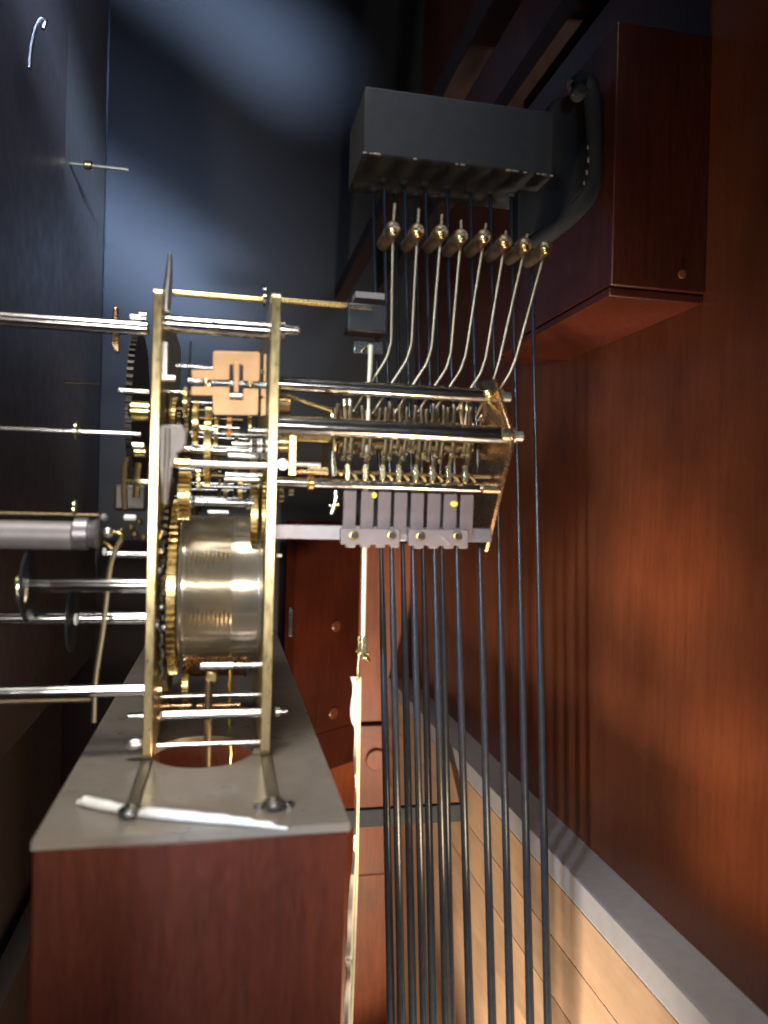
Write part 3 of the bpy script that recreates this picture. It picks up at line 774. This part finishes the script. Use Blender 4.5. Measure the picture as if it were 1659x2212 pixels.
obj('scratch_label', MB().prism([P(952, 1158, .4122), P(960, 1162, .4122), P(974, 1176, .4122), P(966, 1177, .4122)], (0, .0005, 0)), 'silver', mv)

# left end of the hammer train
obj('crank_wire', MB().tube([P(600, 847, .41), P(660, 868, .408), P(716, 886, .408), P(718, 900, .408)], .0010, 8), 'gold', mv)
rod('bush', 598, 628, 872, .425, 22, 'bronze', prof=[(0, 1), (.9, 1), (1, .9)])
obj('bush_rim', MB().box(P(600, 861, .414), P(628, 869, .418)), 'gold', mv, .0004)
rod('guide_bar', 598, 716, 946, .42, 9, 'gear')
rod('guide_bar', 598, 632, 968, .42, 11, 'gear')
rod('guide_bar', 598, 628, 955, .41, 6, 'pale')
obj('bridge_bar', MB().box(P(625, 930, .403), P(639, 1028, .405)), 'gold', mv, .0005)
rod('guide_shaft', 633, 693, 1003, .402, 5, 'silver', yat=660)
rod('guide_bar', 640, 710, 1020, .41, 6, 'copper2', yat=675)
rod('guide_bar', 665, 709, 1012, .405, 3, 'pale', yat=690)
rod('pillar_ring', 664, 679, 1043, .408, 16, 'gold')
obj('train_end_plate', MB().box((P(716, 940, .42).x, .412, P(716, 1030, .42).z), (P(716, 940, .42).x+.0009, .465, P(716, 885, .42).z)), 'bronze', mv)
sc_ = obj('slotted_screw', MB().lathe(P(610, 1003, .401), (0, -1, 0), [(0, mm(13, .4)), (.0016, mm(13, .4)), (.0022, mm(11, .4)), (.0023, .0001)], 28), 'silver', mv, label='round silver screw with a diagonal slot')
c0 = P(610, 1003, .3986)
obj('screw_slot', MB().prism([c0 + Vector((-.0022, 0, -.0022)), c0 + Vector((-.0017, 0, -.0025)), c0 + Vector((.0022, 0, .0022)), c0 + Vector((.0017, 0, .0025))], (0, .0008, 0)), 'black', sc_)
obj('screw_washer', MB().sphere(P(592, 1001, .395), .0014, 12, 8), 'pale', mv)
for px, py, r in ((607, 1058, 6), (629, 1060, 5), (608, 1072, 6)):
    obj('small_pinion', MB().gear(P(px, py, .43), mm(r*2, .43), .0026, 10, .0008), 'bronze', mv)
for px, py, r in ((727, 1073, 4), (724, 1087, 5), (721, 1098, 5), (717, 1107, 4), (730, 1090, 4), (713, 1092, 3)):
    obj('chain_link', MB().sphere(P(px, py, .408), mm(r, .408), 12, 8), 'pale', mv)
obj('chain_pin', MB().tube([P(726, 1060, .408), P(725, 1080, .408), P(716, 1110, .408)], .0009, 8), 'silver', mv)
rod('plate_pin', 597, 609, 1200, .41, 4, 'silver')

# ---- eight hammers: bent wires with brass heads
heads = [(849, 494), (902, 499), (953, 501), (996, 510), (1046, 511), (1091, 522), (1135, 529), (1179, 535)]
stems = [(853, 440), (905, 451), (955, 463), (996, 476), (1050, 483), (1093, 499), (1139, 506), None]
bends = [(845, 757), (888, 762), (931, 770), (972, 783), (1003, 786), (1046, 793), (1073, 803), (1108, 796)]
lows = [(784, 855), (826, 860), (872, 862), (918, 866), (950, 868), (995, 872), (1040, 874), (1052, 880)]
for i in range(8):
    hx, hy = heads[i]; bx, by = bends[i]; lx, ly = lows[i]
    YH, YB_ = .415, .430
    pts = []
    if stems[i]:
        pts.append(P(*stems[i], YH))
    pts += [P(hx, hy, YH)]
    t0 = P(hx, hy, YH); t1 = P(bx, by, YB_); t2 = P(lx, ly, .440)
    run = [t0, t0.lerp(t1, .5), t0.lerp(t1, .88), t1.lerp(t0.lerp(t2, .5), .10), t1.lerp(t2, .18), t1.lerp(t2, .5), t2, t2 + (t2-t1)*.35]
    path = smooth(run, 5)
    if stems[i]: path = [P(*stems[i], YH)] + path
    hw = obj('hammer_wire', MB().tube(path, .00088, 10), 'wire', mv)
    Yh = .402
    R_h = mm(16.5, Yh); c0 = P(hx, hy, Yh)
    obj('hammer_head', MB().lathe(c0, (0, 1, 0), [(-.0040, .0002), (-.0038, .0012), (-.0026, .0021), (-.0026, .0024), (-.0014, R_h*.86), (-.0004, R_h*.98), (.002, R_h),
        (.0075, R_h), (.0082, R_h*.9)], 28), 'head', hw)
    obj('hammer_collar', MB().sphere(P(hx, hy+6, .3975), .0020, 14, 10, sq=(1.2, .7, 1)), 'pale' if i in (0, 3, 4) else 'gold', hw)
    obj('hammer_tip', MB().cyl(c0 + Vector((0, .0082, 0)), c0 + Vector((0, .0265, 0)), R_h*.93, 24), 'leather', hw)

# ================================================================== CHIME BLOCK AND RODS
ch = thing('chime_block', P(990, 290, .44), 'black iron chime block on a curved arm with long dark rods hanging', 'chime block')
YBk = .418
a0 = P(785, 335, YBk); a1 = P(1195, 378, YBk); t0 = P(778, 208, YBk)
xm = (a0.x + a1.x)/2
zb = (a0.z + a1.z)/2
blk = obj('iron_block', MB().box((a0.x, YBk, zb), (a1.x, .472, P(985, 212, YBk).z)), 'iron', ch, .0012)
for i in range(20):      # worn bright chips along the lower edge
    u = rnd.choice([rnd.uniform(0, .1), rnd.uniform(.25, .55), rnd.uniform(.75, 1)])
    x = a0.x + (a1.x-a0.x)*u
    obj('worn_edge', MB().sphere((x, YBk+.0003, zb+.0006), rnd.uniform(.0003, .0007), 8, 6, sq=(3, 1, 1)), 'chip', blk)
ftop = [829, 873, 918, 964, 1015, 1058, 1103, 1145]
fbot = [868, 917, 965, 1016, 1064, 1103, 1146, 1184]
rtop = [806, 852, 897, 938]
rbot = [846, 893, 936, 975]
for i in range(12):
    if i < 8:
        Y = .448; xa_, xb_ = ftop[i], fbot[i]
    else:
        Y = .462; xa_, xb_ = rtop[i-8], rbot[i-8]
    pa = P(xa_, 390, Y); pa.z = zb; pb = P(xb_, 2230, Y)
    k = Y/F
    # the slope of the hanging rod is kept, the neck is thin, the body thicker
    pa = P(xa_, 390, Y); d_ = pb - pa; pa = pa + d_ * ((zb+.004 - pa.z)/d_.z); d_ = pb - pa
    ts = [0, .42, .47, .52, .75, 1.0, 1.35]; rs = [4.1, 4.4, 5.4, 7.4, 8.6, 9.8, 10.2]
    obj('chime_rod', MB().tube([pa + d_*t for t in ts], [r*k for r in rs], 16), 'rod', ch)
    obj('rod_socket', MB().lathe((pa.x, pa.y, zb+.0005), (0, 0, -1), [(0, .0032), (.0012, .0030), (.0022, .0018)], 16), 'iron', ch)
# curved cast arm on the right
arm = smooth([P(1238, 190, .43), P(1262, 172, .43), P(1278, 200, .43), P(1283, 280, .43), P(1283, 360, .43), P(1276, 410, .43), P(1250, 450, .43), P(1205, 490, .435), P(1150, 530, .445)], 6)
obj('bracket_arm', MB().tube(arm, mm(20, .43), 14), 'iron', ch)
obj('arm_bolt', MB().lathe(P(1245, 205, .43), (0, -1, 0), [(0, .0045), (.006, .0045), (.007, .003)], 18), 'iron', ch)
obj('bracket_web', MB().prism([P(1195, 215, .44), P(1270, 190, .44), P(1280, 380, .44), P(1200, 480, .44), P(1120, 520, .44), P(1120, 380, .44)], (0, .01, 0)), 'iron', ch, .001)
for px, py, r in ((1270, 318, 3), (1271, 345, 4), (1268, 372, 3.5), (1262, 395, 3), (1238, 205, 2)):
    obj('worn_spot', MB().sphere(P(px, py, .4175), mm(r, .42), 10, 6, sq=(.8, .4, 1.8)), 'chip', ch)
obj('bracket_flange', MB().box(P(1085, 700, .53), (P(1220, 0, .53).x, .545, P(760, 430, .53).z)), 'iron', ch) if False else None

# ================================================================== PENDULUM AND SUSPENSION
sb = obj('suspension_block', MB().box(P(751, 652, .425), P(826, 732, .440)), 'black', mv, .0012)
obj('block_cap', MB().box(P(768, 642, .426), P(822, 646, .438)), 'zinc', sb)
obj('block_pin', MB().cyl(P(757, 663, .424), P(803, 667, .424), .0009, 10), 'pale', sb)
pd = thing('pendulum', P(770, 1500, .44), 'brass pendulum leader and thin silver pendulum stick hanging behind the hammers', 'pendulum')
clip = obj('suspension_clip', MB().box(P(765, 734, .432), P(826, 768, .434)), 'bluesteel', pd, .0006)
obj('clip_rivet', MB().tube([P(782, 760, .4315), P(790, 750, .4315), P(801, 742, .4315)], .0012, 8), 'pale', clip)
obj('suspension_spring', MB().tube([P(801, 745, .430), P(799, 800, .4305), P(797, 820, .4315), P(796, 884, .4335)], [.0014, .0014, .0011, .0009], 10), 'cream', pd)
obj('leader', MB().tube([P(796, 884, .434), P(790, 1040, .434), P(787, 1200, .434), P(784, 1378, .434)], [.0012, .0015, .0015, .0013], 10), 'cream', pd)
# hook
hk = obj('leader_hook', MB().box(P(774, 1374, .432), P(779, 1410, .436)), 'gold', pd, .0004)
obj('hook_side', MB().box(P(782, 1376, .432), P(790, 1420, .436)), 'pale', hk, .0004)
obj('hook_pin', MB().cyl(P(768, 1405, .434), P(796, 1412, .434), .0009, 8), 'pale', hk)
obj('hook_tail', MB().tube([P(783, 1410, .433), P(790, 1418, .433), P(797, 1428, .433)], .0012, 8), 'gold', hk)
obj('hook_tail', MB().tube([P(776, 1412, .434), P(774, 1440, .434), P(773, 1470, .434)], .0009, 8), 'gear', hk)
# pendulum stick: a bright edge and a crumpled thin side
edge = [(777, 1462), (776, 1540), (774, 1660), (772, 1780), (770, 1900), (766, 2020), (762, 2120), (757, 2250)]
m = MB().tube([P(x, y, .438) for x, y in edge], [.0010]*8, 8)
obj('stick_edge', m, 'cream', pd)
left = [(757, 1462), (762, 1490), (757, 1530), (759, 1558), (766, 1580), (764, 1640), (768, 1700), (766, 1790), (763, 1850), (757, 1900), (752, 1960), (750, 2030), (746, 2070), (750, 2100), (745, 2160), (742, 2250)]
right_ = [(x+1, y) for x, y in edge]
def xe(y):
    for (x0_, y0_), (x1_, y1_) in zip(edge, edge[1:]):
        if y <= y1_: return x0_ + (x1_-x0_)*(y-y0_)/(y1_-y0_)
    return edge[-1][0]
dense = smooth([Vector((x, y, 0)) for x, y in left], 5)
vs = []; fs = []
for i, q in enumerate(dense):
    yy = max(q.y, 1462); wob = math.sin(i*.8)*.0006 + rnd.uniform(-.0004, .0004)
    l_ = P(q.x, yy, .437+wob); r_ = P(xe(yy), yy, .4385); md = P((q.x*.45+xe(yy)*.55), yy, .4360-wob)
    vs += [l_, md, r_, r_ + Vector((0, .001, 0)), md + Vector((0, .001, 0)), l_ + Vector((0, .001, 0))]
    if i:
        o0 = (i-1)*6; o1 = i*6
        for k in range(6): fs.append((o0+k, o0+(k+1) % 6, o1+(k+1) % 6, o1+k))
fs += [(0, 1, 2, 3, 4, 5), tuple(len(vs)-6+k for k in range(6))[::-1]]
obj('stick', MB().add(vs, fs), 'foil', pd, label='thin silvered stick with a ragged left edge')

# ================================================================== SMALL THINGS IN THE FRONT CORNER
# curved pale reflection at the upper left, modelled as a silver wire
tag(obj('curved_flare', MB().tube(smooth([P(92, 62, .62), P(97, 45, .62), P(86, 43, .62), P(74, 68, .62), P(66, 110, .62), P(63, 148, .62)], 6), .0019, 8), 'silver'),
    'short curved flare at the upper left corner, modelled as a silver wire', 'wire')
mo = thing('moon_arbor', P(190, 355, .90), 'faint gilt spindle with a small collar in the dark upper left', 'spindle')
z_ = P(190, 357, .90).z
obj('spindle', MB().cyl((XF+.0002, .90, z_), (P(278, 365, .90).x, .90, z_), .0018, 10), 'wire', mo)
obj('spindle_collar', MB().cyl((P(182, 355, .90).x, .90, z_), (P(200, 355, .90).x, .90, z_), .0050, 14), 'gold', mo)
